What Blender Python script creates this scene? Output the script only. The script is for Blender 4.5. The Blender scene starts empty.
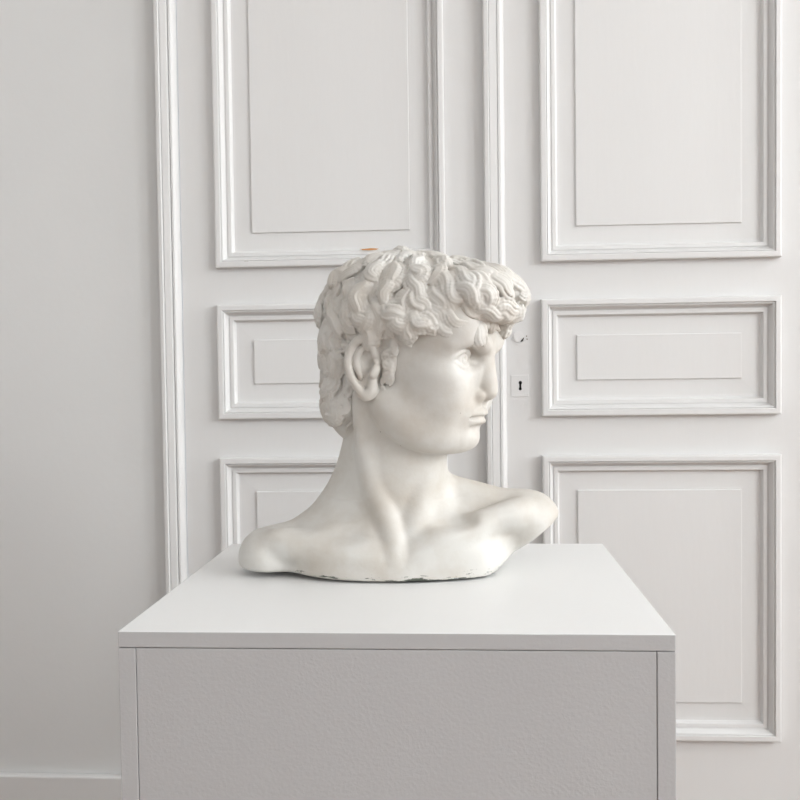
import bpy, bmesh, math, random
import numpy as np
from mathutils import Vector, Matrix

SC = bpy.context.scene
COL = SC.collection
PI = math.pi

# ------------------------------------------------------------------ constants
CAM_Z = 1.10
F_PX = 929.0
PITCH, ROLL, PSI = 0.0338, 0.0129, 0.0624
WALL_Y = 2.1458
WX0 = -0.1341                      # wall x = WX0 + X
TOP_Z = CAM_Z - 0.2834             # pedestal top

def rotz(x, y, a=PSI):
    return x * math.cos(a) - y * math.sin(a), x * math.sin(a) + y * math.cos(a)

# ------------------------------------------------------------------ materials
def new_mat(name):
    m = bpy.data.materials.new(name); m.use_nodes = True
    nt = m.node_tree; nt.nodes.clear()
    out = nt.nodes.new('ShaderNodeOutputMaterial')
    b = nt.nodes.new('ShaderNodeBsdfPrincipled')
    nt.links.new(b.outputs[0], out.inputs[0])
    return m, nt, b

def simple(name, col, rough=0.5, noise=None, bump=0.0, scale=40, var=0.0, metallic=0.0, stretch=(1, 1, 1)):
    m, nt, b = new_mat(name)
    b.inputs['Roughness'].default_value = rough
    b.inputs['Metallic'].default_value = metallic
    tc = nt.nodes.new('ShaderNodeTexCoord')
    mp = nt.nodes.new('ShaderNodeMapping'); mp.inputs['Scale'].default_value = stretch
    nt.links.new(tc.outputs['Object'], mp.inputs[0])
    n = nt.nodes.new('ShaderNodeTexNoise'); n.inputs['Scale'].default_value = scale
    n.inputs['Detail'].default_value = 5
    nt.links.new(mp.outputs[0], n.inputs['Vector'])
    n2 = nt.nodes.new('ShaderNodeTexNoise'); n2.inputs['Scale'].default_value = 4.0
    n2.inputs['Detail'].default_value = 4
    nt.links.new(mp.outputs[0], n2.inputs['Vector'])
    mix = nt.nodes.new('ShaderNodeMix'); mix.data_type = 'RGBA'
    mix.inputs['A'].default_value = (*[c * (1 - var) for c in col], 1)
    mix.inputs['B'].default_value = (*[min(1, c * (1 + var)) for c in col], 1)
    nt.links.new(n2.outputs['Fac'], mix.inputs['Factor'])
    nt.links.new(mix.outputs['Result'], b.inputs['Base Color'])
    if bump:
        bp = nt.nodes.new('ShaderNodeBump'); bp.inputs['Strength'].default_value = bump
        bp.inputs['Distance'].default_value = 0.001
        nt.links.new(n.outputs['Fac'], bp.inputs['Height'])
        nt.links.new(bp.outputs[0], b.inputs['Normal'])
    return m

M_door = simple('door paint', (0.77, 0.765, 0.755), 0.38, bump=0.25, scale=25, var=0.015, stretch=(3, 1, 0.6))
M_wall = simple('wall paint', (0.74, 0.74, 0.73), 0.6, bump=0.3, scale=60, var=0.02)
M_ceil = simple('ceiling paint', (0.82, 0.81, 0.80), 0.8, bump=0.1, scale=60, var=0.01)
M_ptop = simple('pedestal top white', (0.86, 0.86, 0.85), 0.38, bump=0.12, scale=60, var=0.01)
M_pside = simple('pedestal side grey', (0.49, 0.485, 0.487), 0.55, bump=0.35, scale=260, var=0.04)  # greyer tone than the top, for front, sides, back and board edge
M_black = simple('keyhole dark', (0.008, 0.008, 0.008), 0.8)
M_chip = simple('bare wood', (0.62, 0.30, 0.10), 0.7, var=0.2)
M_dark = simple('dark chip', (0.22, 0.17, 0.13), 0.7, var=0.2)
M_frame = simple('window paint', (0.80, 0.79, 0.78), 0.4, var=0.01)

# oak floor
def floor_mat():
    m, nt, b = new_mat('oak parquet')
    tc = nt.nodes.new('ShaderNodeTexCoord')
    br = nt.nodes.new('ShaderNodeTexBrick')
    br.inputs['Scale'].default_value = 1.0
    br.inputs['Brick Width'].default_value = 0.5; br.inputs['Row Height'].default_value = 0.09
    br.inputs['Mortar Size'].default_value = 0.0015
    br.inputs['Color1'].default_value = (0.24, 0.125, 0.065, 1)
    br.inputs['Color2'].default_value = (0.19, 0.10, 0.05, 1)
    br.inputs['Mortar'].default_value = (0.08, 0.04, 0.02, 1)
    nt.links.new(tc.outputs['Object'], br.inputs['Vector'])
    nt.links.new(br.outputs['Color'], b.inputs['Base Color'])
    b.inputs['Roughness'].default_value = 0.35
    return m
M_floor = floor_mat()

def plaster_mat(name, hair=False):
    m, nt, b = new_mat(name)
    b.inputs['Roughness'].default_value = 0.5
    b.inputs['Specular IOR Level'].default_value = 0.35
    try:
        b.inputs['Subsurface Weight'].default_value = 0.0
    except Exception: pass
    tc = nt.nodes.new('ShaderNodeTexCoord')
    n1 = nt.nodes.new('ShaderNodeTexNoise'); n1.inputs['Scale'].default_value = 12; n1.inputs['Detail'].default_value = 7; n1.inputs['Roughness'].default_value = 0.6
    n2 = nt.nodes.new('ShaderNodeTexNoise'); n2.inputs['Scale'].default_value = 220; n2.inputs['Detail'].default_value = 5
    nt.links.new(tc.outputs['Object'], n1.inputs[0]); nt.links.new(tc.outputs['Object'], n2.inputs[0])
    r = nt.nodes.new('ShaderNodeValToRGB')
    r.color_ramp.elements[0].position = 0.33; r.color_ramp.elements[0].color = (0.565, 0.52, 0.46, 1)
    r.color_ramp.elements[1].position = 0.60; r.color_ramp.elements[1].color = (0.67, 0.652, 0.615, 1)
    nt.links.new(n1.outputs['Fac'], r.inputs[0])
    col = r.outputs[0]
    # tiny pinholes
    vo = nt.nodes.new('ShaderNodeTexVoronoi'); vo.inputs['Scale'].default_value = 38
    nt.links.new(tc.outputs['Object'], vo.inputs['Vector'])
    lt = nt.nodes.new('ShaderNodeMath'); lt.operation = 'LESS_THAN'; lt.inputs[1].default_value = 0.030
    nt.links.new(vo.outputs['Distance'], lt.inputs[0])
    sel = nt.nodes.new('ShaderNodeSeparateColor'); nt.links.new(vo.outputs['Color'], sel.inputs[0])
    gt = nt.nodes.new('ShaderNodeMath'); gt.operation = 'GREATER_THAN'; gt.inputs[1].default_value = 0.80
    nt.links.new(sel.outputs[0], gt.inputs[0])
    an = nt.nodes.new('ShaderNodeMath'); an.operation = 'MULTIPLY'
    nt.links.new(lt.outputs[0], an.inputs[0]); nt.links.new(gt.outputs[0], an.inputs[1])
    mx = nt.nodes.new('ShaderNodeMix'); mx.data_type = 'RGBA'
    nt.links.new(an.outputs[0], mx.inputs['Factor']); nt.links.new(col, mx.inputs['A'])
    mx.inputs['B'].default_value = (0.20, 0.15, 0.11, 1)
    col = mx.outputs['Result']
    if not hair:
        # chipped, grimy rim just above the table (object z in metres above the rim)
        sp = nt.nodes.new('ShaderNodeSeparateXYZ'); nt.links.new(tc.outputs['Object'], sp.inputs[0])
        mpn = nt.nodes.new('ShaderNodeMapping'); mpn.inputs['Scale'].default_value = (1, 1, 6)
        nt.links.new(tc.outputs['Object'], mpn.inputs[0])
        nz = nt.nodes.new('ShaderNodeTexNoise'); nz.inputs['Scale'].default_value = 32; nz.inputs['Detail'].default_value = 8
        nz.inputs['Roughness'].default_value = 0.7
        nt.links.new(mpn.outputs[0], nz.inputs['Vector'])
        mr = nt.nodes.new('ShaderNodeMapRange')
        mr.inputs['From Min'].default_value = 0.0; mr.inputs['From Max'].default_value = 0.026
        mr.inputs['To Min'].default_value = 0.17; mr.inputs['To Max'].default_value = -0.16
        nt.links.new(sp.outputs['Z'], mr.inputs['Value'])
        ad = nt.nodes.new('ShaderNodeMath'); ad.operation = 'ADD'
        nt.links.new(nz.outputs['Fac'], ad.inputs[0]); nt.links.new(mr.outputs[0], ad.inputs[1])
        rr = nt.nodes.new('ShaderNodeValToRGB')
        rr.color_ramp.elements[0].position = 0.625; rr.color_ramp.elements[0].color = (0, 0, 0, 1)
        rr.color_ramp.elements[1].position = 0.66; rr.color_ramp.elements[1].color = (1, 1, 1, 1)
        nt.links.new(ad.outputs[0], rr.inputs[0])
        m2 = nt.nodes.new('ShaderNodeMix'); m2.data_type = 'RGBA'
        nt.links.new(rr.outputs[0], m2.inputs['Factor']); nt.links.new(col, m2.inputs['A'])
        m2.inputs['B'].default_value = (0.09, 0.10, 0.08, 1)
        col = m2.outputs['Result']
    nt.links.new(col, b.inputs['Base Color'])
    bp = nt.nodes.new('ShaderNodeBump'); bp.inputs['Strength'].default_value = 0.35; bp.inputs['Distance'].default_value = 0.0006
    nt.links.new(n2.outputs['Fac'], bp.inputs['Height']); nt.links.new(bp.outputs[0], b.inputs['Normal'])
    return m
M_plaster = plaster_mat('aged plaster')
M_plhair = plaster_mat('aged plaster hair', True)

def glass_mat():
    m = bpy.data.materials.new('window glass'); m.use_nodes = True
    nt = m.node_tree; nt.nodes.clear()
    o = nt.nodes.new('ShaderNodeOutputMaterial'); t = nt.nodes.new('ShaderNodeBsdfTransparent')
    g = nt.nodes.new('ShaderNodeBsdfGlossy'); g.inputs['Roughness'].default_value = 0.02
    x = nt.nodes.new('ShaderNodeMixShader'); x.inputs[0].default_value = 0.06
    nt.links.new(t.outputs[0], x.inputs[1]); nt.links.new(g.outputs[0], x.inputs[2]); nt.links.new(x.outputs[0], o.inputs[0])
    return m
M_glass = glass_mat()

# ------------------------------------------------------------------ mesh helpers
def link(name, me, mat, parent=None, loc=None):
    o = bpy.data.objects.new(name, me); COL.objects.link(o)
    if mat: me.materials.append(mat)
    if parent: o.parent = parent
    if loc is not None: o.location = loc
    return o

def bm_obj(name, bm, mat, parent=None, loc=None, bevel=0.0):
    if bevel:
        bmesh.ops.bevel(bm, geom=list(bm.edges), offset=bevel, segments=2, affect='EDGES', profile=0.5)
    bmesh.ops.recalc_face_normals(bm, faces=list(bm.faces))
    me = bpy.data.meshes.new(name); bm.to_mesh(me); bm.free()
    return link(name, me, mat, parent, loc)

def add_box(bm, lo, hi):
    vs = [bm.verts.new((x, y, z)) for x in (lo[0], hi[0]) for y in (lo[1], hi[1]) for z in (lo[2], hi[2])]
    for f in ((0, 1, 3, 2), (4, 6, 7, 5), (0, 4, 5, 1), (2, 3, 7, 6), (0, 2, 6, 4), (1, 5, 7, 3)):
        bm.faces.new([vs[i] for i in f])

def box_obj(name, lo, hi, mat, parent=None, bevel=0.0, org=(0, 0, 0)):
    bm = bmesh.new(); add_box(bm, [a - b for a, b in zip(lo, org)], [a - b for a, b in zip(hi, org)])
    return bm_obj(name, bm, mat, parent, None if parent else org, bevel)

def struct(o):
    o['kind'] = 'structure'; return o

def empty(name, loc, rz=0.0):
    o = bpy.data.objects.new(name, None); COL.objects.link(o)
    o.location = loc; o.rotation_euler = (0, 0, rz); o.empty_display_size = 0.1
    return o

# ------------------------------------------------------------------ room shell
RX0, RX1, RY0, RZ1 = -2.7, 4.0, -3.4, 3.6
WY = WALL_Y
WT = 0.22
def W(x): return WX0 + x
CL, CR = W(-0.553), W(0.9885)     # outer edges of the door casing
DH = 2.72
# floor & ceiling
struct(box_obj('floor', (RX0, RY0, -0.1), (RX1, WY + WT, 0), M_floor))
struct(box_obj('ceiling', (RX0, RY0, RZ1), (RX1, WY + WT, RZ1 + 0.1), M_ceil))
# back wall with the double-door opening
bm = bmesh.new()
add_box(bm, (RX0, WY, 0), (CL + 0.022, WY + WT, RZ1))
add_box(bm, (CR - 0.022, WY, 0), (RX1, WY + WT, RZ1))
add_box(bm, (CL + 0.022, WY, DH), (CR - 0.022, WY + WT, RZ1))
struct(bm_obj('wall_back', bm, M_wall))
struct(box_obj('wall_left', (RX0 - WT, RY0, 0), (RX0, WY + WT, RZ1), M_wall))
bm = bmesh.new()
FILL_WIN = (-1.3, 0.5)  # window opening added behind the camera to give frontal fill
add_box(bm, (RX0, RY0 - WT, 0), (FILL_WIN[0], RY0, RZ1)); add_box(bm, (FILL_WIN[1], RY0 - WT, 0), (RX1, RY0, RZ1))
add_box(bm, (FILL_WIN[0], RY0 - WT, 0), (FILL_WIN[1], RY0, 0.95)); add_box(bm, (FILL_WIN[0], RY0 - WT, 3.3), (FILL_WIN[1], RY0, RZ1))
struct(bm_obj('wall_front', bm, M_wall))
# right wall with three tall windows
wins = [(-2.6, -1.5), (-1.0, 0.1), (0.7, 1.8)]
WZ0, WZ1 = 0.95, 3.3
bm = bmesh.new()
ys = [RY0]
for a, b_ in wins: ys += [a, b_]
ys.append(WY + WT)
for i in range(0, len(ys), 2): add_box(bm, (RX1, ys[i], 0), (RX1 + WT, ys[i + 1], RZ1))
for a, b_ in wins:
    add_box(bm, (RX1, a, 0), (RX1 + WT, b_, WZ0)); add_box(bm, (RX1, a, WZ1), (RX1 + WT, b_, RZ1))
struct(bm_obj('wall_right', bm, M_wall))
for n, (a, b_) in enumerate(wins + [FILL_WIN]):
    e = empty('window_%d' % (n + 1), (RX1 + 0.1, (a + b_) / 2, WZ0)); struct(e)
    if n == 3: e.location = ((a + b_) / 2, RY0 - 0.1, WZ0); e.rotation_euler = (0, 0, -PI / 2)  # the fourth window is an added one, unseen, only for fill
    w2 = (b_ - a) / 2; H = WZ1 - WZ0
    bm = bmesh.new()
    for s in (-1, 1): add_box(bm, (-0.03, min(s * w2, s * (w2 - 0.06)), 0), (0.03, max(s * w2, s * (w2 - 0.06)), H))
    add_box(bm, (-0.03, -w2, 0), (0.03, w2, 0.07)); add_box(bm, (-0.03, -w2, H - 0.07), (0.03, w2, H))
    add_box(bm, (-0.03, -0.045, 0.07), (0.03, 0.045, H - 0.07))
    for q in (0.25, 0.5, 0.75): add_box(bm, (-0.02, -w2 + 0.05, H * q - 0.015), (0.02, w2 - 0.05, H * q + 0.015))
    struct(bm_obj('window_frame', bm, M_frame, e))
    for s in (-1, 1):
        g = box_obj('window_pane', (-0.003, min(s * 0.045, s * (w2 - 0.06)), 0.07), (0.003, max(s * 0.045, s * (w2 - 0.06)), H - 0.07), M_glass, e)
        struct(g)
# baseboards
struct(box_obj('baseboard_back_left', (RX0, WY - 0.02, 0), (CL - 0.001, WY, 0.14), M_door, bevel=0.004))
struct(box_obj('baseboard_back_right', (CR + 0.001, WY - 0.02, 0), (RX1, WY, 0.14), M_door, bevel=0.004))

# ------------------------------------------------------------------ doors
# mouldings: a profile (distance inwards, height off the door face) swept round a rectangle
PROF = [(0.0, -0.004), (0.0, 0.0165), (0.0015, 0.0190), (0.0045, 0.0196), (0.0125, 0.0196), (0.0138, 0.0184),
        (0.0142, 0.0150), (0.0152, 0.0150), (0.0160, 0.0172), (0.0180, 0.0160), (0.0205, 0.0085), (0.0235, 0.0030), (0.0255, 0.0012), (0.0268, 0.0008), (0.0274, 0.0034),
        (0.0350, 0.0034), (0.0362, 0.0022), (0.0372, -0.0040), (0.0400, -0.0085), (0.0475, -0.0088)]
def moulding(name, x0, x1, z0, z1, parent):
    bm = bmesh.new(); rings = []
    for d, h in PROF:
        rings.append([bm.verts.new(p) for p in ((x0 + d, -h, z0 + d), (x1 - d, -h, z0 + d), (x1 - d, -h, z1 - d), (x0 + d, -h, z1 - d))])
    for a, b_ in zip(rings, rings[1:]):
        for i in range(4):
            bm.faces.new((a[i], a[(i + 1) % 4], b_[(i + 1) % 4], b_[i]))
    o = bm_obj(name, bm, M_door, parent)
    return o
def raised_panel(x0, x1, z0, z1, parent):
    d = 0.0455
    bm = bmesh.new(); rings = []
    for dd, h in ((0, -0.0087), (0.036, -0.0078), (0.0368, -0.0035), (0.0380, -0.0032)):
        q = d + dd
        rings.append([bm.verts.new(p) for p in ((x0 + q, -h, z0 + q), (x1 - q, -h, z0 + q), (x1 - q, -h, z1 - q), (x0 + q, -h, z1 - q))])
    for a, b_ in zip(rings, rings[1:]):
        for i in range(4):
            bm.faces.new((a[i], a[(i + 1) % 4], b_[(i + 1) % 4], b_[i]))
    bm.faces.new(rings[-1])
    # back
    return bm_obj('raised_panel', bm, M_door, parent)

def leaf(name, x0, x1, px0, px1, parent):
    """door slab with three openings framed by mouldings; coordinates relative to the parent at x0"""
    zs = [(0.24, CAM_Z - 0.2038), (CAM_Z - 0.1133, CAM_Z + 0.1530), (CAM_Z + 0.2385, 2.58)]
    g = 0.01
    bm = bmesh.new()
    T = 0.045
    add_box(bm, (x0, 0, 0.006), (px0 + g, T, DH - 0.004)); add_box(bm, (px1 - g, 0, 0.006), (x1, T, DH - 0.004))
    zz = [0.006] + [v for a, b_ in zs for v in (a + g, b_ - g)] + [DH - 0.004]
    for i in range(0, len(zz), 2): add_box(bm, (px0 + g, 0, zz[i]), (px1 - g, T, zz[i + 1]))
    for a, b_ in zs: add_box(bm, (px0 + g, 0.012, a + g), (px1 - g, T - 0.01, b_ - g))
    st = bm_obj('door_slab', bm, M_door, parent)
    for a, b_ in zs:
        moulding('panel_moulding', px0, px1, a, b_, parent)
        raised_panel(px0, px1, a, b_, parent)

def strip(name, x0, x1, parent, z0=0.006, z1=DH, mirror=False, proj=0.018):
    """vertical moulded strip: fillet, bead, flat, cove, fillet"""
    w = x1 - x0
    pr = [(0, 0), (0, proj * 0.8), (0.05, proj * 0.97), (0.22, proj), (0.25, proj * 0.86), (0.27, proj * 0.76), (0.30, proj * 0.84), (0.62, proj * 0.80),
          (0.66, proj * 0.50), (0.70, proj * 0.64), (0.80, proj * 0.64), (0.90, proj * 0.46), (0.97, proj * 0.2), (1.0, 0)]
    bm = bmesh.new()
    a = [bm.verts.new((x0 + (1 - t if mirror else t) * w, -h, z0)) for t, h in pr]
    b_ = [bm.verts.new((x0 + (1 - t if mirror else t) * w, -h, z1)) for t, h in pr]
    for i in range(len(pr) - 1): bm.faces.new((a[i], a[i + 1], b_[i + 1], b_[i]))
    bm.faces.new(a); bm.faces.new(b_)
    bm.faces.new((a[0], b_[0], b_[-1], a[-1]))
    return bm_obj(name, bm, M_door, parent)

MID = W(0.2216)
DY = WY + 0.004
d1 = struct(empty('door_1', (W(-0.509), DY, 0)))
d1['label'] = 'left leaf of the white panelled double door behind the bust'
ox = W(-0.509)
leaf('l', 0.001, MID - ox - 0.001, W(-0.4235) - ox, W(0.109) - ox, d1)
d2 = struct(empty('door_2', (MID, DY, 0)))
d2['label'] = 'right leaf of the white panelled double door with keyhole'
leaf('r', 0.001, W(0.9445) - MID - 0.001, W(0.3255) - MID, W(0.859) - MID, d2)
strip('meeting_strip', W(0.1985) - MID, W(0.2460) - MID, d2, proj=0.026)
t1 = strip('trim_1', W(-0.5535), W(-0.5095), None, proj=0.034); t1.location = (0, DY, 0); struct(t1)
t2 = strip('trim_2', W(0.9450), W(0.9890), None, proj=0.022, mirror=True); t2.location = (0, DY, 0); struct(t2)
t3 = struct(box_obj('trim_3', (W(-0.5535), DY - 0.02, DH), (W(0.989), DY + 0.04, DH + 0.06), M_door, bevel=0.004))

def wall_pt(px, py):
    """design-time helper: where on the door face the small marks sit (x, z)"""
    c, s = math.cos(PITCH), math.sin(PITCH)
    cr, sr = math.cos(ROLL), math.sin(ROLL)
    right = Vector((1, 0, 0)); fwd = Vector((0, c, -s)); down = Vector((0, -s, -c))
    r2 = cr * right + sr * down; dn2 = -sr * right + cr * down
    d = fwd + r2 * ((px - 400) / F_PX) + dn2 * ((py - 400) / F_PX)
    dx, dy = rotz(d.x, d.y)
    t = DY / dy
    return dx * t, CAM_Z + d.z * t

# lock plate, keyhole, knob hole with its plug
kx, kz = wall_pt(520.3, 385.5); kx -= MID
lp = box_obj('lock_plate', (kx - 0.0215, -0.0018, kz - 0.026), (kx + 0.0195, 0.0, kz + 0.024), M_door, d2, bevel=0.0006)
bm = bmesh.new()
def disc_prism(bm, cx, cz, rx, rz, y0, y1, n=24, a0=0, a1=2 * PI, inner=0.0):
    pts = [(cx + rx * math.cos(a0 + (a1 - a0) * i / n), cz + rz * math.sin(a0 + (a1 - a0) * i / n)) for i in range(n)]
    f = [bm.verts.new((x, y0, z)) for x, z in pts]; k = [bm.verts.new((x, y1, z)) for x, z in pts]
    bm.faces.new(f); bm.faces.new(k)
    for i in range(n): bm.faces.new((f[i], f[(i + 1) % n], k[(i + 1) % n], k[i]))
disc_prism(bm, kx, kz + 0.0065, 0.0038, 0.0042, -0.0021, -0.0019)
disc_prism(bm, kx - 0.0003, kz - 0.0075, 0.0034, 0.0036, -0.0021, -0.0019)
add_box(bm, (kx - 0.0024, -0.0021, kz - 0.008), (kx + 0.0021, -0.0019, kz + 0.007))
kh = bm_obj('keyhole', bm, M_black, lp); kh['label'] = 'black keyhole'
nx, nz = wall_pt(518.5, 338.0); nx -= MID
bm = bmesh.new(); disc_prism(bm, nx, nz, 0.0150, 0.0165, -0.0012, 0.0005)
pl = bm_obj('knob_rosette', bm, M_door, d2)
bm = bmesh.new(); disc_prism(bm, nx + 0.0005, nz + 0.0035, 0.0115, 0.0130, -0.0040, -0.0008)
bm_obj('hole_plug', bm, M_frame, pl)
bm = bmesh.new()
vs = [(nx + 0.0030, nz - 0.0095), (nx + 0.0085, nz - 0.0072), (nx + 0.0112, nz - 0.0005), (nx + 0.0100, nz + 0.0008), (nx + 0.0078, nz - 0.0025), (nx + 0.0045, nz - 0.0060)]
f = [bm.verts.new((x + 0.001, -0.0045, z)) for x, z in vs]; k = [bm.verts.new((x + 0.001, -0.0010, z)) for x, z in vs]
bm.faces.new(f); bm.faces.new(k)
for i in range(6): bm.faces.new((f[i], f[(i + 1) % 6], k[(i + 1) % 6], k[i]))
bm_obj('bolt_hole', bm, M_black, pl)
bm = bmesh.new()
for a, c_ in ((0.0195, -0.003), (0.0185, 0.004)): disc_prism(bm, nx + a, nz + c_, 0.0014, 0.0014, -0.0008, 0.0)
bm_obj('screw_mark', bm, M_dark, pl)

def chip(px, py, w, h, mat, parent, depth, seed=1):
    rnd = random.Random(seed)
    x, z = wall_pt(px, py); x -= parent.location.x
    bm = bmesh.new(); n = 16
    pts = []
    for i in range(n):
        a = 2 * PI * i / n; r = 0.75 + 0.4 * rnd.random()
        pts.append((x + w / 2 * math.cos(a) * r, z + h / 2 * math.sin(a) * r))
    f = [bm.verts.new((q[0], -depth - 0.0006, q[1])) for q in pts]; k = [bm.verts.new((q[0], -depth + 0.001, q[1])) for q in pts]
    bm.faces.new(f); bm.faces.new(k)
    for i in range(n): bm.faces.new((f[i], f[(i + 1) % n], k[(i + 1) % n], k[i]))
    return bm_obj('paint_chip', bm, mat, parent)
c_ = chip(370, 249.6, 0.046, 0.0042, M_chip, d1, 0.0080, 3); c_['label'] = 'orange bare-wood paint chip'
chip(247.5, 262.6, 0.017, 0.003, M_dark, d1, 0.0151, 5)

# ------------------------------------------------------------------ pedestal
pxc, pyc = rotz(-0.312, 1.0067)
PW, PD, PT = 0.60, 0.509, 0.0193
ped = empty('pedestal', (pxc, pyc, 0), -0.0038)
ped['label'] = 'white painted box plinth with greyer front face, standing under the bust'
ped['category'] = 'pedestal'
TBT = 0.0175
def pbox(name, lo, hi, mat, bev=0.0008):
    bm = bmesh.new(); add_box(bm, lo, hi); return bm_obj(name, bm, mat, ped, None, bev)
# top board: lighter tone above, darker side tone on its edge
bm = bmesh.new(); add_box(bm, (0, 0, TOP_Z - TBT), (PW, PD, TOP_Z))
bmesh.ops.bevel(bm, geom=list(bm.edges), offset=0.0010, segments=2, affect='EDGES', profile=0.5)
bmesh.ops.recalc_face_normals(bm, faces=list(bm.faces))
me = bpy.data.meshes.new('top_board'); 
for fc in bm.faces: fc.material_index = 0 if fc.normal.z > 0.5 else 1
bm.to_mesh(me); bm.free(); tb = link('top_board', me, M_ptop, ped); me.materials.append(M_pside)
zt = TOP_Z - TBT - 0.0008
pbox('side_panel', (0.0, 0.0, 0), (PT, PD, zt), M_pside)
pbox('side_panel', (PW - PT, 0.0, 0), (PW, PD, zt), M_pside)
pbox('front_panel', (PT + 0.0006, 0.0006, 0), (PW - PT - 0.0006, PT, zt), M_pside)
pbox('back_panel', (PT + 0.0006, PD - PT, 0), (PW - PT - 0.0006, PD - 0.0006, zt), M_pside)

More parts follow.
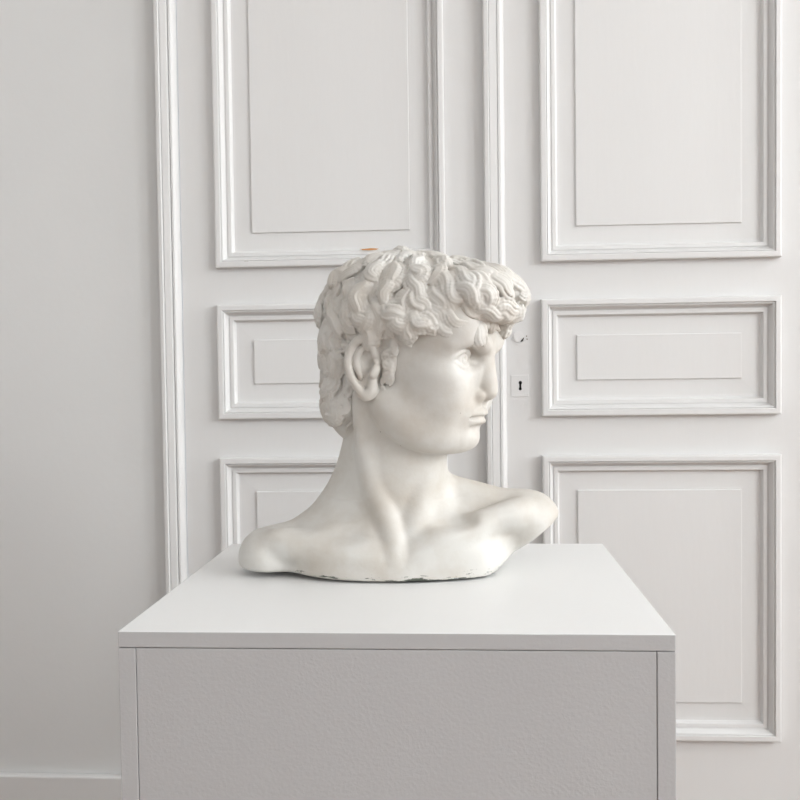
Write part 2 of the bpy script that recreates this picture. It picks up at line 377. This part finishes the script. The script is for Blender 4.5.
# ------------------------------------------------------------------ sculpting field
class Field:
    def __init__(s, lo, hi, h):
        s.h = h; s.lo = np.array(lo, float)
        s.n = np.ceil((np.array(hi) - s.lo) / h).astype(int) + 1
        s.ax = [(s.lo[i] + h * np.arange(s.n[i])).astype(np.float32) for i in range(3)]
        s.D = np.full(s.n, 50.0, np.float32)
    def reg(s, lo, hi):
        a = np.clip(np.floor((np.asarray(lo) - s.lo) / s.h).astype(int), 0, s.n)
        b = np.clip(np.ceil((np.asarray(hi) - s.lo) / s.h).astype(int) + 1, 0, s.n)
        if (b <= a).any(): return None
        sl = tuple(slice(a[i], b[i]) for i in range(3))
        X = s.ax[0][sl[0]][:, None, None]; Y = s.ax[1][sl[1]][None, :, None]; Z = s.ax[2][sl[2]][None, None, :]
        return sl, X, Y, Z
    def put(s, sl, d, k, op):
        A = s.D[sl]
        if op == 'add':
            if k > 0:
                hh = np.maximum(k - np.abs(A - d), 0); s.D[sl] = np.minimum(A, d) - hh * hh / (4 * k)
            else: s.D[sl] = np.minimum(A, d)
        else:
            if k > 0:
                hh = np.maximum(k - np.abs(A + d), 0); s.D[sl] = np.maximum(A, -d) + hh * hh / (4 * k)
            else: s.D[sl] = np.maximum(A, -d)
    def cap(s, a, b, ra, rb, k=1.0, op='add'):
        a = np.asarray(a, float); b = np.asarray(b, float); m = max(ra, rb) + k + 2 * s.h + 1
        g = s.reg(np.minimum(a, b) - m, np.maximum(a, b) + m)
        if g is None: return
        sl, X, Y, Z = g
        ab = b - a; L = float(ab @ ab) + 1e-9
        px, py, pz = X - np.float32(a[0]), Y - np.float32(a[1]), Z - np.float32(a[2])
        t = np.clip((px * ab[0] + py * ab[1] + pz * ab[2]) / L, 0, 1).astype(np.float32)
        d = np.sqrt((px - t * ab[0]) ** 2 + (py - t * ab[1]) ** 2 + (pz - t * ab[2]) ** 2) - (ra + (rb - ra) * t)
        s.put(sl, d.astype(np.float32), k, op)
    def curve(s, pts, rs, k=1.0, op='add'):
        for i in range(len(pts) - 1): s.cap(pts[i], pts[i + 1], rs[i], rs[i + 1], k, op)
    def ell(s, c, r, M=None, k=1.0, op='add'):
        c = np.asarray(c, float); r = np.asarray(r, float)
        M = np.eye(3) if M is None else np.asarray(M, float)      # rows = axes
        ext = np.sqrt(((M * r[:, None]) ** 2).sum(0)) + k + 2 * s.h + 1
        g = s.reg(c - ext, c + ext)
        if g is None: return
        sl, X, Y, Z = g
        px, py, pz = X - np.float32(c[0]), Y - np.float32(c[1]), Z - np.float32(c[2])
        q0 = 0; q1 = 0
        for i in range(3):
            e = (px * M[i, 0] + py * M[i, 1] + pz * M[i, 2]).astype(np.float32)
            e = e * np.float32(1 / r[i]); q0 = q0 + e * e; e = e * np.float32(1 / r[i]); q1 = q1 + e * e
        q0 = np.sqrt(q0); q1 = np.sqrt(q1) + 1e-6
        s.put(sl, q0 * (q0 - 1) / q1, k, op)
    def halfspace(s, p, n, k=3.0):
        """keep only the side n points away from"""
        n = np.asarray(n, float); n = n / np.linalg.norm(n)
        X = s.ax[0][:, None, None]; Y = s.ax[1][None, :, None]; Z = s.ax[2][None, None, :]
        d = ((X - p[0]) * n[0] + (Y - p[1]) * n[1] + (Z - p[2]) * n[2]).astype(np.float32)
        A = s.D; hh = np.maximum(k - np.abs(A - d), 0); s.D = np.maximum(A, d) + hh * hh / (4 * k)
    def mesh(s, name, scale, origin):
        D = s.D; S = D < 0
        c = np.zeros(tuple(np.array(D.shape) - 1), np.uint8)
        for i in (0, 1):
            for j in (0, 1):
                for k in (0, 1):
                    c += S[i:D.shape[0] - 1 + i, j:D.shape[1] - 1 + j, k:D.shape[2] - 1 + k]
        act = (c > 0) & (c < 8)
        I = np.argwhere(act); N = len(I)
        vid = np.full(c.shape, -1, np.int32); vid[act] = np.arange(N)
        acc = np.zeros((N, 3)); cnt = np.zeros(N)
        corners = [(i, j, k) for i in (0, 1) for j in (0, 1) for k in (0, 1)]
        val = {q: D[I[:, 0] + q[0], I[:, 1] + q[1], I[:, 2] + q[2]].astype(float) for q in corners}
        for q in corners:
            for ax in range(3):
                if q[ax] == 0:
                    r = list(q); r[ax] = 1; r = tuple(r)
                    a, b = val[q], val[r]; m = (a < 0) != (b < 0)
                    t = a[m] / (a[m] - b[m])
                    p = np.tile(np.array(q, float), (m.sum(), 1)); p[:, ax] = t
                    acc[m] += p; cnt[m] += 1
        P = I + acc / cnt[:, None]
        P = (s.lo + P * s.h) * scale - np.asarray(origin)
        F = []
        for ax in range(3):
            o1, o2 = (ax + 1) % 3, (ax + 2) % 3
            sl0 = [slice(None)] * 3; sl1 = [slice(None)] * 3
            sl0[ax] = slice(0, -1); sl1[ax] = slice(1, None)
            A, B = S[tuple(sl0)], S[tuple(sl1)]
            E = np.argwhere(A != B)
            E = E[(E[:, o1] > 0) & (E[:, o2] > 0) & (E[:, o1] < D.shape[o1] - 1) & (E[:, o2] < D.shape[o2] - 1)]
            inside = A[E[:, 0], E[:, 1], E[:, 2]]
            def g(d1, d2):
                q = E.copy(); q[:, o1] -= d1; q[:, o2] -= d2; return vid[q[:, 0], q[:, 1], q[:, 2]]
            quad = np.stack([g(1, 1), g(0, 1), g(0, 0), g(1, 0)], 1)
            quad[~inside] = quad[~inside][:, ::-1]
            F.append(quad)
        F = np.concatenate(F); F = F[(F >= 0).all(1)]
        me = bpy.data.meshes.new(name)
        me.vertices.add(N); me.vertices.foreach_set('co', P.astype(np.float32).ravel())
        me.loops.add(F.size); me.loops.foreach_set('vertex_index', F.astype(np.int32).ravel())
        me.polygons.add(len(F)); me.polygons.foreach_set('loop_start', (np.arange(len(F)) * 4).astype(np.int32))
        me.polygons.foreach_set('use_smooth', np.ones(len(F), bool))
        me.update(calc_edges=True); me.validate()
        return me

# head frame inside the bust frame (X right, Y away from the viewer, Z up; 1 unit = 1.4 mm)
YAW, TILT = math.radians(63), math.radians(9)
Fh = np.array([math.sin(YAW), -math.cos(YAW), 0.0])
Up = np.array([0, 0, 1.0])
U_ = math.cos(TILT) * Fh - math.sin(TILT) * Up
W_ = math.cos(TILT) * Up + math.sin(TILT) * Fh
V_ = np.array([-math.cos(YAW), -math.sin(YAW), 0.0])
O_ = np.array([5.0, -4.0, 20.0])
HB = np.array([U_, V_, W_])
def H(u, v, w): return O_ + u * U_ + v * V_ + w * W_
BASE = -202.5
K = 0.0014

def spline(pts, n=8):
    """Catmull-Rom through the points"""
    P = [np.asarray(p, float) for p in pts]; P = [2 * P[0] - P[1]] + P + [2 * P[-1] - P[-2]]
    out = []
    for i in range(1, len(P) - 2):
        for j in range(n):
            t = j / n
            out.append(0.5 * ((2 * P[i]) + (-P[i - 1] + P[i + 1]) * t + (2 * P[i - 1] - 5 * P[i] + 4 * P[i + 1] - P[i + 2]) * t * t
                              + (-P[i - 1] + 3 * P[i] - 3 * P[i + 1] + P[i + 2]) * t ** 3))
    out.append(P[-2]); return out
def lerp_r(rs, n): 
    x = np.linspace(0, 1, len(rs)); return list(np.interp(np.linspace(0, 1, n), x, rs))

def build_body():
    f = Field((-170, -108, -206), (172, 90, 112), 1.1)
    hc = lambda pts, rs, k, op='add', n=5: (lambda sp: f.curve(sp, lerp_r(rs, len(sp)), k, op))(spline([H(*p) for p in pts], n))
    he = lambda c, r, k, op='add': f.ell(H(*c), r, HB, k, op)
    # ---- torso
    f.ell((-4, 9, -199), (118, 70, 64), None, 1)
    f.cap((-56, 18, -148), (-104, 8, -179), 27, 25, 20)
    f.ell((-134, 0, -187), (30, 36, 29), None, 20)
    f.cap((50, 20, -136), (128, 12, -157), 26, 26, 20)
    f.ell((128, 8, -158), (31, 36, 30), None, 18)
    f.ell((50, -12, -178), (52, 40, 34), None, 18)            # pectorals
    f.ell((-52, -14, -184), (52, 38, 32), None, 18)
    # ---- neck
    f.cap((-6, 10, -62), (-2, 14, -165), 47, 50, 16)
    f.cap((-22, 24, -80), (-40, 26, -140), 34, 40, 20)        # nape into trapezius
    f.cap((10, 6, -95), (20, 4, -152), 28, 34, 14)
    f.cap(H(38, 2, -70), (10, 0, -112), 22, 26, 16)
    # ---- skull and face
    he((2, 0, 26), (90, 58, 62), 16)
    he((36, 0, -16), (52, 49, 66), 20)
    he((-25, 0, -10), (58, 50, 50), 20)
    for s in (-1, 1):
        hc([(8, s * 40, -52), (40, s * 33, -72), (74, s * 9, -77)], [15, 12, 10], 16)
        he((54, s * 34, -38), (32, 17, 30), 20)
        he((58, s * 39, -17), (20, 13, 12), 14)
        he((60, s * 36, 30), (30, 20, 30), 18)
        # socket
        he((84, s * 27, 1.5), (12, 20, 11.5), 7, 'sub')
        # brow
        hc([(88.5, s * 7, 12), (87, s * 18, 18), (81.5, s * 32, 20.5), (69, s * 47, 14)], [5, 5.6, 5.4, 4.2], 6)
        # eye and lids
        ec = np.array([61.5, s * 29, -0.5])
        f.ell(H(*ec), (17.8, 17.8, 17.8), None, 1.0)
        def lid(az, el, r=18.6):
            az, el = math.radians(az), math.radians(el)
            return tuple(ec + r * np.array([math.cos(el) * math.cos(az), s * math.cos(el) * math.sin(az), math.sin(el)]))
        hc([(80.5, s * 12.5, -4.5), lid(-46, -2), lid(-28, 15), lid(-6, 25), lid(20, 24), lid(46, 9), lid(60, -6)], [1.0, 1.6, 2.1, 2.2, 2.2, 2.0, 1.4], 1.2)
        hc([(80.5, s * 12.5, -5.5), lid(-44, -13), lid(-26, -20), lid(-5, -25), lid(22, -22), lid(56, -5)], [1.0, 1.6, 1.9, 2.1, 2.0, 1.6], 1.6)
        hc([lid(-36, 30, 18.6), lid(-10, 43, 18.8), lid(20, 42, 19), lid(50, 22, 18.8)], [1.8, 2.4, 3.0, 2.4], 2.5)
        p1 = lid(2, 2, 18.3); f.ell(H(*p1), (2.6,2.6,2.6), None, 1.0, 'sub')
        for q in range(12):
            aa = 2 * PI * q / 12; bb = 2 * PI * (q + 1) / 12
            f.cap(H(*lid(4 + 17 * math.cos(aa), 1 + 17 * math.sin(aa), 17.9)), H(*lid(4 + 17 * math.cos(bb), 1 + 17 * math.sin(bb), 17.9)), 0.6, 0.6, 0.8, 'sub') if abs(math.sin(aa)) < 0.97 else None
    # ---- nose
    he((80, 0, -14), (13, 13, 22), 9)
    hc([(83, 0, 13), (87, 0, 1), (91.5, 0, -14), (95, 0, -28)], [7, 5.5, 5.5, 6.2], 6)
    he((94, 0, -30), (8, 7.2, 6.8), 5)
    for s in (-1, 1):
        he((86, s * 9.5, -33), (9.5, 5.0, 5.6), 3.0)
        f.cap(H(90.5, s * 6.2, -43), H(91, s * 6.6, -35.5), 3.0, 2.3, 1.0, 'sub')
        hc([(78, s * 14.5, -25), (79.5, s * 15.5, -33)], [1.2, 1.2], 4, 'sub')
    # ---- mouth
    he((76, 0, -50), (15, 25, 19), 12)
    hc([(94, 0, -45), (92.5, 0, -39.5)], [1.8, 1.6], 4, 'sub')
    for s in (-1, 1):
        hc([(89.8, 0, -50.6), (89.6, s * 6, -49.8), (85.8, s * 13, -51.6), (79, s * 19.5, -54.5)], [3.9, 4.1, 3.2, 1.4], 2.4)
        hc([(87.8, 0, -59.6), (87.2, s * 7, -59.6), (83.2, s * 13, -58.2), (78, s * 18.5, -55.5)], [4.9, 4.8, 3.6, 1.6], 2.8)
    for s in (-1, 1):
        hc([(94.4, 0, -54.4), (93, s * 7, -53.8), (88, s * 14, -54.6), (81, s * 21.5, -55.4)], [1.2, 1.2, 1.2, 1.0], 1.6, 'sub')
    hc([(92, -10, -68), (93.5, 0, -68.5), (92, 10, -68)], [3, 3.6, 3], 7, 'sub')
    he((76, 0, -77), (13, 16, 10), 8)
    # ---- ears
    for s in (-1, 1):
        he((-11, s * 54, -22), (14, 7, 25), 8)
        rim = [(-1, s * 58, -8), (-4, s * 62, 2), (-13, s * 64, 6), (-22, s * 64, -2), (-25, s * 65, -16), (-20, s * 64, -31), (-11, s * 62, -42), (-4, s * 60, -47), (1, s * 58, -41), (0, s * 57, -33)]
        he((-9, s * 64, -20), (9, 6, 17), 4, 'sub')
        hc(rim, [2.4, 2.8, 3.1, 3.1, 3.0, 2.9, 3.2, 4.2, 4.0, 3.0], 3.0)
        hc([(-8, s * 60, 0), (-15, s * 62, -6), (-17, s * 62, -18), (-11, s * 61, -30)], [2, 2.6, 2.8, 2.4], 2)
        hc([(2, s * 58, -20), (0, s * 60, -26)], [4, 3.6], 3)
        he((-5, s * 60, -19), (5, 7, 7), 3, 'sub')
    # ---- neck anatomy
    f.curve(spline([H(-20, 44, -50), (-29, -23.5, -105), (-13, -36, -148), (-7, -48, -172), (-6, -50, -186)], 6), lerp_r([6, 5.0, 4.2, 3.2, 2.0], 25), 12)
    f.curve(spline([(30, -12, -95), (17, -26, -135), (4, -40, -188)], 6), lerp_r([6, 5, 3.5], 13), 14)
    f.curve(spline([(8, -46, -182), (45, -42, -163), (85, -30, -150), (120, -18, -142)], 6), lerp_r([3, 3.6, 4.2, 5], 19), 18)
    f.curve(spline([(-12, -46, -184), (-50, -42, -178), (-92, -30, -174), (-125, -20, -168)], 6), lerp_r([3, 3.6, 4.2, 5], 19), 18)
    f.ell((52, -44, -146), (16, 10, 7), None, 12, 'sub')
    f.ell((-62, -50, -156), (20, 10, 7), None, 14, 'sub')
    f.ell((100, -48, -172), (8, 9, 16), None, 18, 'sub')
    # ---- cut the underside
    f.halfspace((93, 0, BASE), (0.62, -0.12, -0.79), 7)
    f.halfspace((-68, 0, BASE + 2.2), (-0.05, 0, -1), 4)
    f.halfspace((0, 0, BASE + 1.5), (0, 0, -1), 1)
    f.ell((6, 10, BASE + 4), (74, 54, 9), None, 1)
    f.halfspace((0, 0, BASE), (0, 0, -1), 0.5)
    return f

def build_hair():
    f = Field((-112, -118, -112), (156, 96, 128), 0.75)
    he = lambda c, r, k, op='add': f.ell(H(*c), r, HB, k, op)
    HULL = [((5.0, 0, 30.0), (92.0, 62.0, 63.0), 1), ((-38.0, 0, -50.0), (39.0, 46.0, 54.0), 10), ((-38.0, 0, -4.0), (46, 53, 46), 14), ((66, 0, 58), (44, 46, 25), 12)]
    for c_, r_, k_ in HULL: he(c_, r_, k_)
    HC = [(np.array(c_, float), np.array(r_, float), k_) for c_, r_, k_ in HULL]
    def hull(p):
        d = None
        for c_, r_, k_ in HC:
            q = (p - c_) / r_; a = math.sqrt(q @ q); q2 = q / r_; b = math.sqrt(q2 @ q2) + 1e-9
            e = a * (a - 1) / b
            if d is None: d = e
            else:
                h = max(k_ - abs(d - e), 0); d = min(d, e) - h * h / (4 * k_)
        return d
    E3 = np.eye(3) * 0.5
    def project(p):
        for _ in range(3):
            g = np.array([hull(p + e) - hull(p - e) for e in E3]); g /= np.linalg.norm(g) + 1e-9
            p = p - g * hull(p)
        return p, g
    he((86, 0, -22), (62, 74, 60), 3, 'sub')
    he((30, 0, -60), (62, 90, 48), 6, 'sub')
    for s in (-1, 1):
        he((-8, s * 66, -22), (17, 26, 27), 4, 'sub')
    rnd = random.Random(11)
    def keep(q):
        u, v, w = q
        if u > 34 and w < 30 - max(0, abs(v) - 30) * 0.5: return False
        if abs(v) > 26 and 12 < u <= 34 and w < 4 : return False
        if -26 < u <= 12 and abs(v) > 34 and w < 3: return False
        if u > -26 and w < -45: return False
        if w < -92 or (w < -84 and u > -34): return False
        return True
    def march(start, head, L, amp, curl, freq=1.1, step=2.3):
        p, nr = project(np.array(start, float)); n = max(6, int(L / step)); ph0 = rnd.uniform(0, 6.28); out = []
        for i in range(n + 1):
            s = i / n
            out.append((p, nr, s))
            flow = np.array([0.25 + 0.9 * max(0, p[0] / 60.0), 0, -1.0]) if p[2] > -5 else np.array([-0.1, 0, -1.0])
            # from the crown the hair falls outwards on every side
            if p[2] > 60: flow = flow + np.array([p[0] - 0, p[1] * 1.6, 0]) / 26.0
            dn = flow - nr * (flow @ nr); dn /= np.linalg.norm(dn) + 1e-9
            sd = np.cross(nr, dn)
            a = head + amp * math.sin(2 * PI * s * freq + ph0) + curl * max(0, s - 0.55) ** 1.25 * 3.0
            t = math.cos(a) * dn + math.sin(a) * sd
            p, nr = project(p + t * step * (1 - 0.3 * s))
        return out
    def lock(start, head, L, width, amp, curl, lift, nst=4, r0=2.2, ok=keep, freq=1.1):
        width *= 0.66; r0 *= 0.70; nst = int(round(nst * 1.45)); core = width * nst * 0.40
        path = march(start, head, L, amp, curl, freq)
        lts = []
        for i, (p, nr, s) in enumerate(path):
            a = path[max(0, i - 1)][0]; b = path[min(len(path) - 1, i + 1)][0]
            lt = np.cross(nr, b - a); lts.append(lt / (np.linalg.norm(lt) + 1e-9))
        def strand(off, r, lf):
            pts = []; rs = []
            for (p, nr, s), lt in zip(path, lts):
                env = min(1, 0.55 + s * 1.8) * (1 - max(0, s - 0.65) * 1.1)
                hgt = lift * (0.2 + 0.8 * math.sin(PI * min(1, s * 0.75 + 0.1))) * (1 - 0.035 * off * off) + lf
                q = p + lt * off * width * env + nr * hgt
                if not ok(q): break
                pts.append(H(*q)); rs.append(r * (0.7 + 0.45 * math.sin(PI * min(1, s * .8 + 0.15))) * (1 - 0.25 * s))
            if len(pts) > 2: f.curve(pts, rs, 1.1)
        strand(0, core, -core * 0.55)
        for j in range(nst):
            strand((j - (nst - 1) / 2) * rnd.uniform(0.92, 1.08), r0 * rnd.uniform(0.72, 1.25), rnd.uniform(-0.6, 1.0) + core * 0.42 * (1 - (2 * (j - (nst - 1) / 2) / nst) ** 2))
    # fine combed under-layer everywhere
    for i in range(230):
        z = 1 - 2 * (i + .5) / 230; r = math.sqrt(1 - z * z); a = i * 2.39996
        st = np.array([0, 0, 8]) + 90 * np.array([r * math.cos(a), r * math.sin(a) * .8, z])
        lock(st, rnd.uniform(-.4, .4), rnd.uniform(24, 38), 4.0, 0.6, rnd.uniform(-1, 1), 1.0, 3, 2.0, freq=1.4)
    def at(th, ph, C=(0, 0, 20), R=100):
        th, ph = math.radians(th), math.radians(ph)
        return np.array(C) + R * np.array([math.cos(ph) * math.cos(th), math.cos(ph) * math.sin(th), math.sin(ph)])
    # tiers of tresses, lowest first (th: 0 = forehead, 90 = the ear turned to the viewer)
    tiers = [(-52, 14, 130, 2.5, 30), (-36, 14, 115, 3.0, 32), (-20, 16, 100, 3.5, 34), (-4, 18, 98, 4.0, 36), (14, 22, 180, 5.0, 38), (32, 20, 180, 4.5, 36), (48, 16, 180, 4.0, 32), (64, 11, 180, 3.0, 26), (80, 6, 180, 2.0, 20)]
    for ph, cnt, span, lf, L in tiers:
        for i in range(cnt):
            if span == 180: th = 360 * (i + rnd.uniform(-.25, .25)) / cnt + ph
            else: th = 180 + (i - (cnt - 1) / 2) * (2 * (span) / cnt) * (0.95) + rnd.uniform(-4, 4)
            lock(at(th, ph + rnd.uniform(-4, 4)), rnd.uniform(-.6, .6), L * rnd.uniform(.8, 1.25), 4.0, rnd.uniform(.5, 1.0), rnd.choice([-1, 1]) * rnd.uniform(.5, 3.0), lf * rnd.uniform(.35, 1.7), rnd.choice([3, 4, 5, 6]), 2.2)
    for k_, th in enumerate((24, 36, 48, 60, 72, -24, -36, -48, -60, -72)):
        lock(at(th, 6 + 3 * (k_ % 2)), rnd.uniform(-.3, .5), 26, 4.2, .5, rnd.choice([-1, 1]) * rnd.uniform(1.5, 3), 6, 4, 2.5, lambda q: q[2] > (14 if abs(q[1]) < 30 else 8))
    for th in (-34, -20, -6, 8, 22, 36):
        lock(at(th, 47 + rnd.uniform(-3, 3)), rnd.uniform(-.4, .4), 34, 4.4, .6, rnd.choice([-1, 1]) * rnd.uniform(1, 2), 4, 4, 2.5, lambda q: q[2] > 22)
        lock(at(th + 6, 33 + rnd.uniform(-3, 3)), rnd.uniform(-.4, .4), 30, 4.4, .6, rnd.choice([-1, 1]) * rnd.uniform(1, 2), 5, 4, 2.5, lambda q: q[2] > 22)
    # heavy curls tumbling over the forehead and temples
    for ph, n, L, lf in ((17, 13, 24, 5), (27, 13, 32, 7), (40, 12, 36, 6.5)):
        for i in range(n):
            th = (i - (n - 1) / 2) * (150 / n) + rnd.uniform(-3, 3)
            lock(at(th, ph + rnd.uniform(-2, 2)), rnd.uniform(-.4, .4), L * rnd.uniform(.85, 1.15), 4.4, 0.6,
                 rnd.choice([-1, 1]) * rnd.uniform(1.5, 3.6), lf * (1.0 if abs(th) < 45 else 0.7), 4, 2.6, lambda q: q[2] > (22 if abs(q[1]) < 25 else 10))
    for th in (66, 76, 86, 97, 108, 120, -66, -80, -95, -110):
        lock(at(th, 10 + rnd.uniform(-3, 3)), rnd.uniform(-.7, .3), rnd.uniform(26, 36), 4.2, .7, rnd.choice([-1, 1]) * rnd.uniform(1, 2.5), 8, 4, 2.5, lambda q: q[2] > -9)
    # sideburns
    for s in (-1, 1):
        he((13, s * 51.5, -12), (7, 4, 22), 3)
        for j in range(11):
            z = 4 - j * 4.1; cu = 13 + rnd.uniform(-5, 5) * (1 - j / 16); vv = 55.5 - j * 0.55
            a0 = rnd.uniform(0, 6.28); sg = rnd.choice([-1, 1])
            for rr in (2.2, 4.8):
                pts = [H(cu + rr * math.cos(a0 + sg * t), s * (vv + 1.2), z + 1.35 * rr * math.sin(a0 + sg * t)) for t in np.linspace(0, 3.2, 7)]
                f.curve(pts, lerp_r([1.0, 1.9, 1.9, 1.0], 7), 0.9)
    return f

# place the bust: frame of the sculpture at the reference distance in front of the camera
DREF = 1.30
bx, by = rotz(0.0, DREF)
origin_px = np.array([0, 0, BASE])
bust = empty('bust_sculpture', (bx, by, TOP_Z + 0.0006), PSI)
bust['label'] = 'off-white plaster bust of a curly-haired young man in profile, resting on the white plinth'
bust['category'] = 'bust'
org = np.array([0, 0, BASE]) * K
fb = build_body(); mb = fb.mesh('head_and_shoulders', K, org); del fb
link('head_and_shoulders', mb, M_plaster, bust)
fh = build_hair(); mh = fh.mesh('curly_hair', K, org); del fh
link('curly_hair', mh, M_plhair, bust)

# ------------------------------------------------------------------ light
def area(name, loc, rot, sx, sy, power, col):
    l = bpy.data.lights.new(name, 'AREA'); l.shape = 'RECTANGLE'; l.size = sx; l.size_y = sy
    l.energy = power; l.color = col
    o = bpy.data.objects.new(name, l); COL.objects.link(o); o.location = loc; o.rotation_euler = rot
    return o
for n, (a, b_) in enumerate(wins):
    area('window_area_light', (RX1 + WT + 0.05, (a + b_) / 2, (WZ0 + WZ1) / 2 + 0.1), (0, math.radians(90 - 18), 0), WZ1 - WZ0, b_ - a, (180, 140, 95)[n], (0.955, 0.985, 1.0))
area('window_area_light', ((FILL_WIN[0] + FILL_WIN[1]) / 2, RY0 - WT - 0.05, 2.2), (math.radians(90 - 15), 0, 0), FILL_WIN[1] - FILL_WIN[0], WZ1 - WZ0, 14, (0.955, 0.985, 1.0))  # added fill lamp behind the camera, at low power
wd = bpy.data.worlds.new('World'); SC.world = wd; wd.use_nodes = True
wd.node_tree.nodes['Background'].inputs[0].default_value = (0.80, 0.88, 1.0, 1)
wd.node_tree.nodes['Background'].inputs[1].default_value = 1.0

# ------------------------------------------------------------------ camera
cam = bpy.data.cameras.new('Camera'); co = bpy.data.objects.new('Camera', cam); COL.objects.link(co)
cam.sensor_width = 36; cam.sensor_height = 36; cam.sensor_fit = 'HORIZONTAL'; cam.lens = F_PX * 36 / 800; cam.clip_start = 0.05
c, s = math.cos(PITCH), math.sin(PITCH); cr, sr = math.cos(ROLL), math.sin(ROLL)
right = Vector((1, 0, 0)); fwd = Vector((0, c, -s)); down = Vector((0, -s, -c))
r2 = cr * right + sr * down; dn2 = -sr * right + cr * down
R = Matrix((r2, -dn2, -fwd)).transposed()
R = Matrix.Rotation(PSI, 3, 'Z') @ R
co.matrix_world = Matrix.Translation((0, 0, CAM_Z)) @ R.to_4x4()
SC.camera = co
SC.view_settings.view_transform = 'Standard'; SC.view_settings.look = 'None'
SC.view_settings.exposure = -0.15; SC.view_settings.gamma = 1.0; SC.view_settings.use_curve_mapping = False
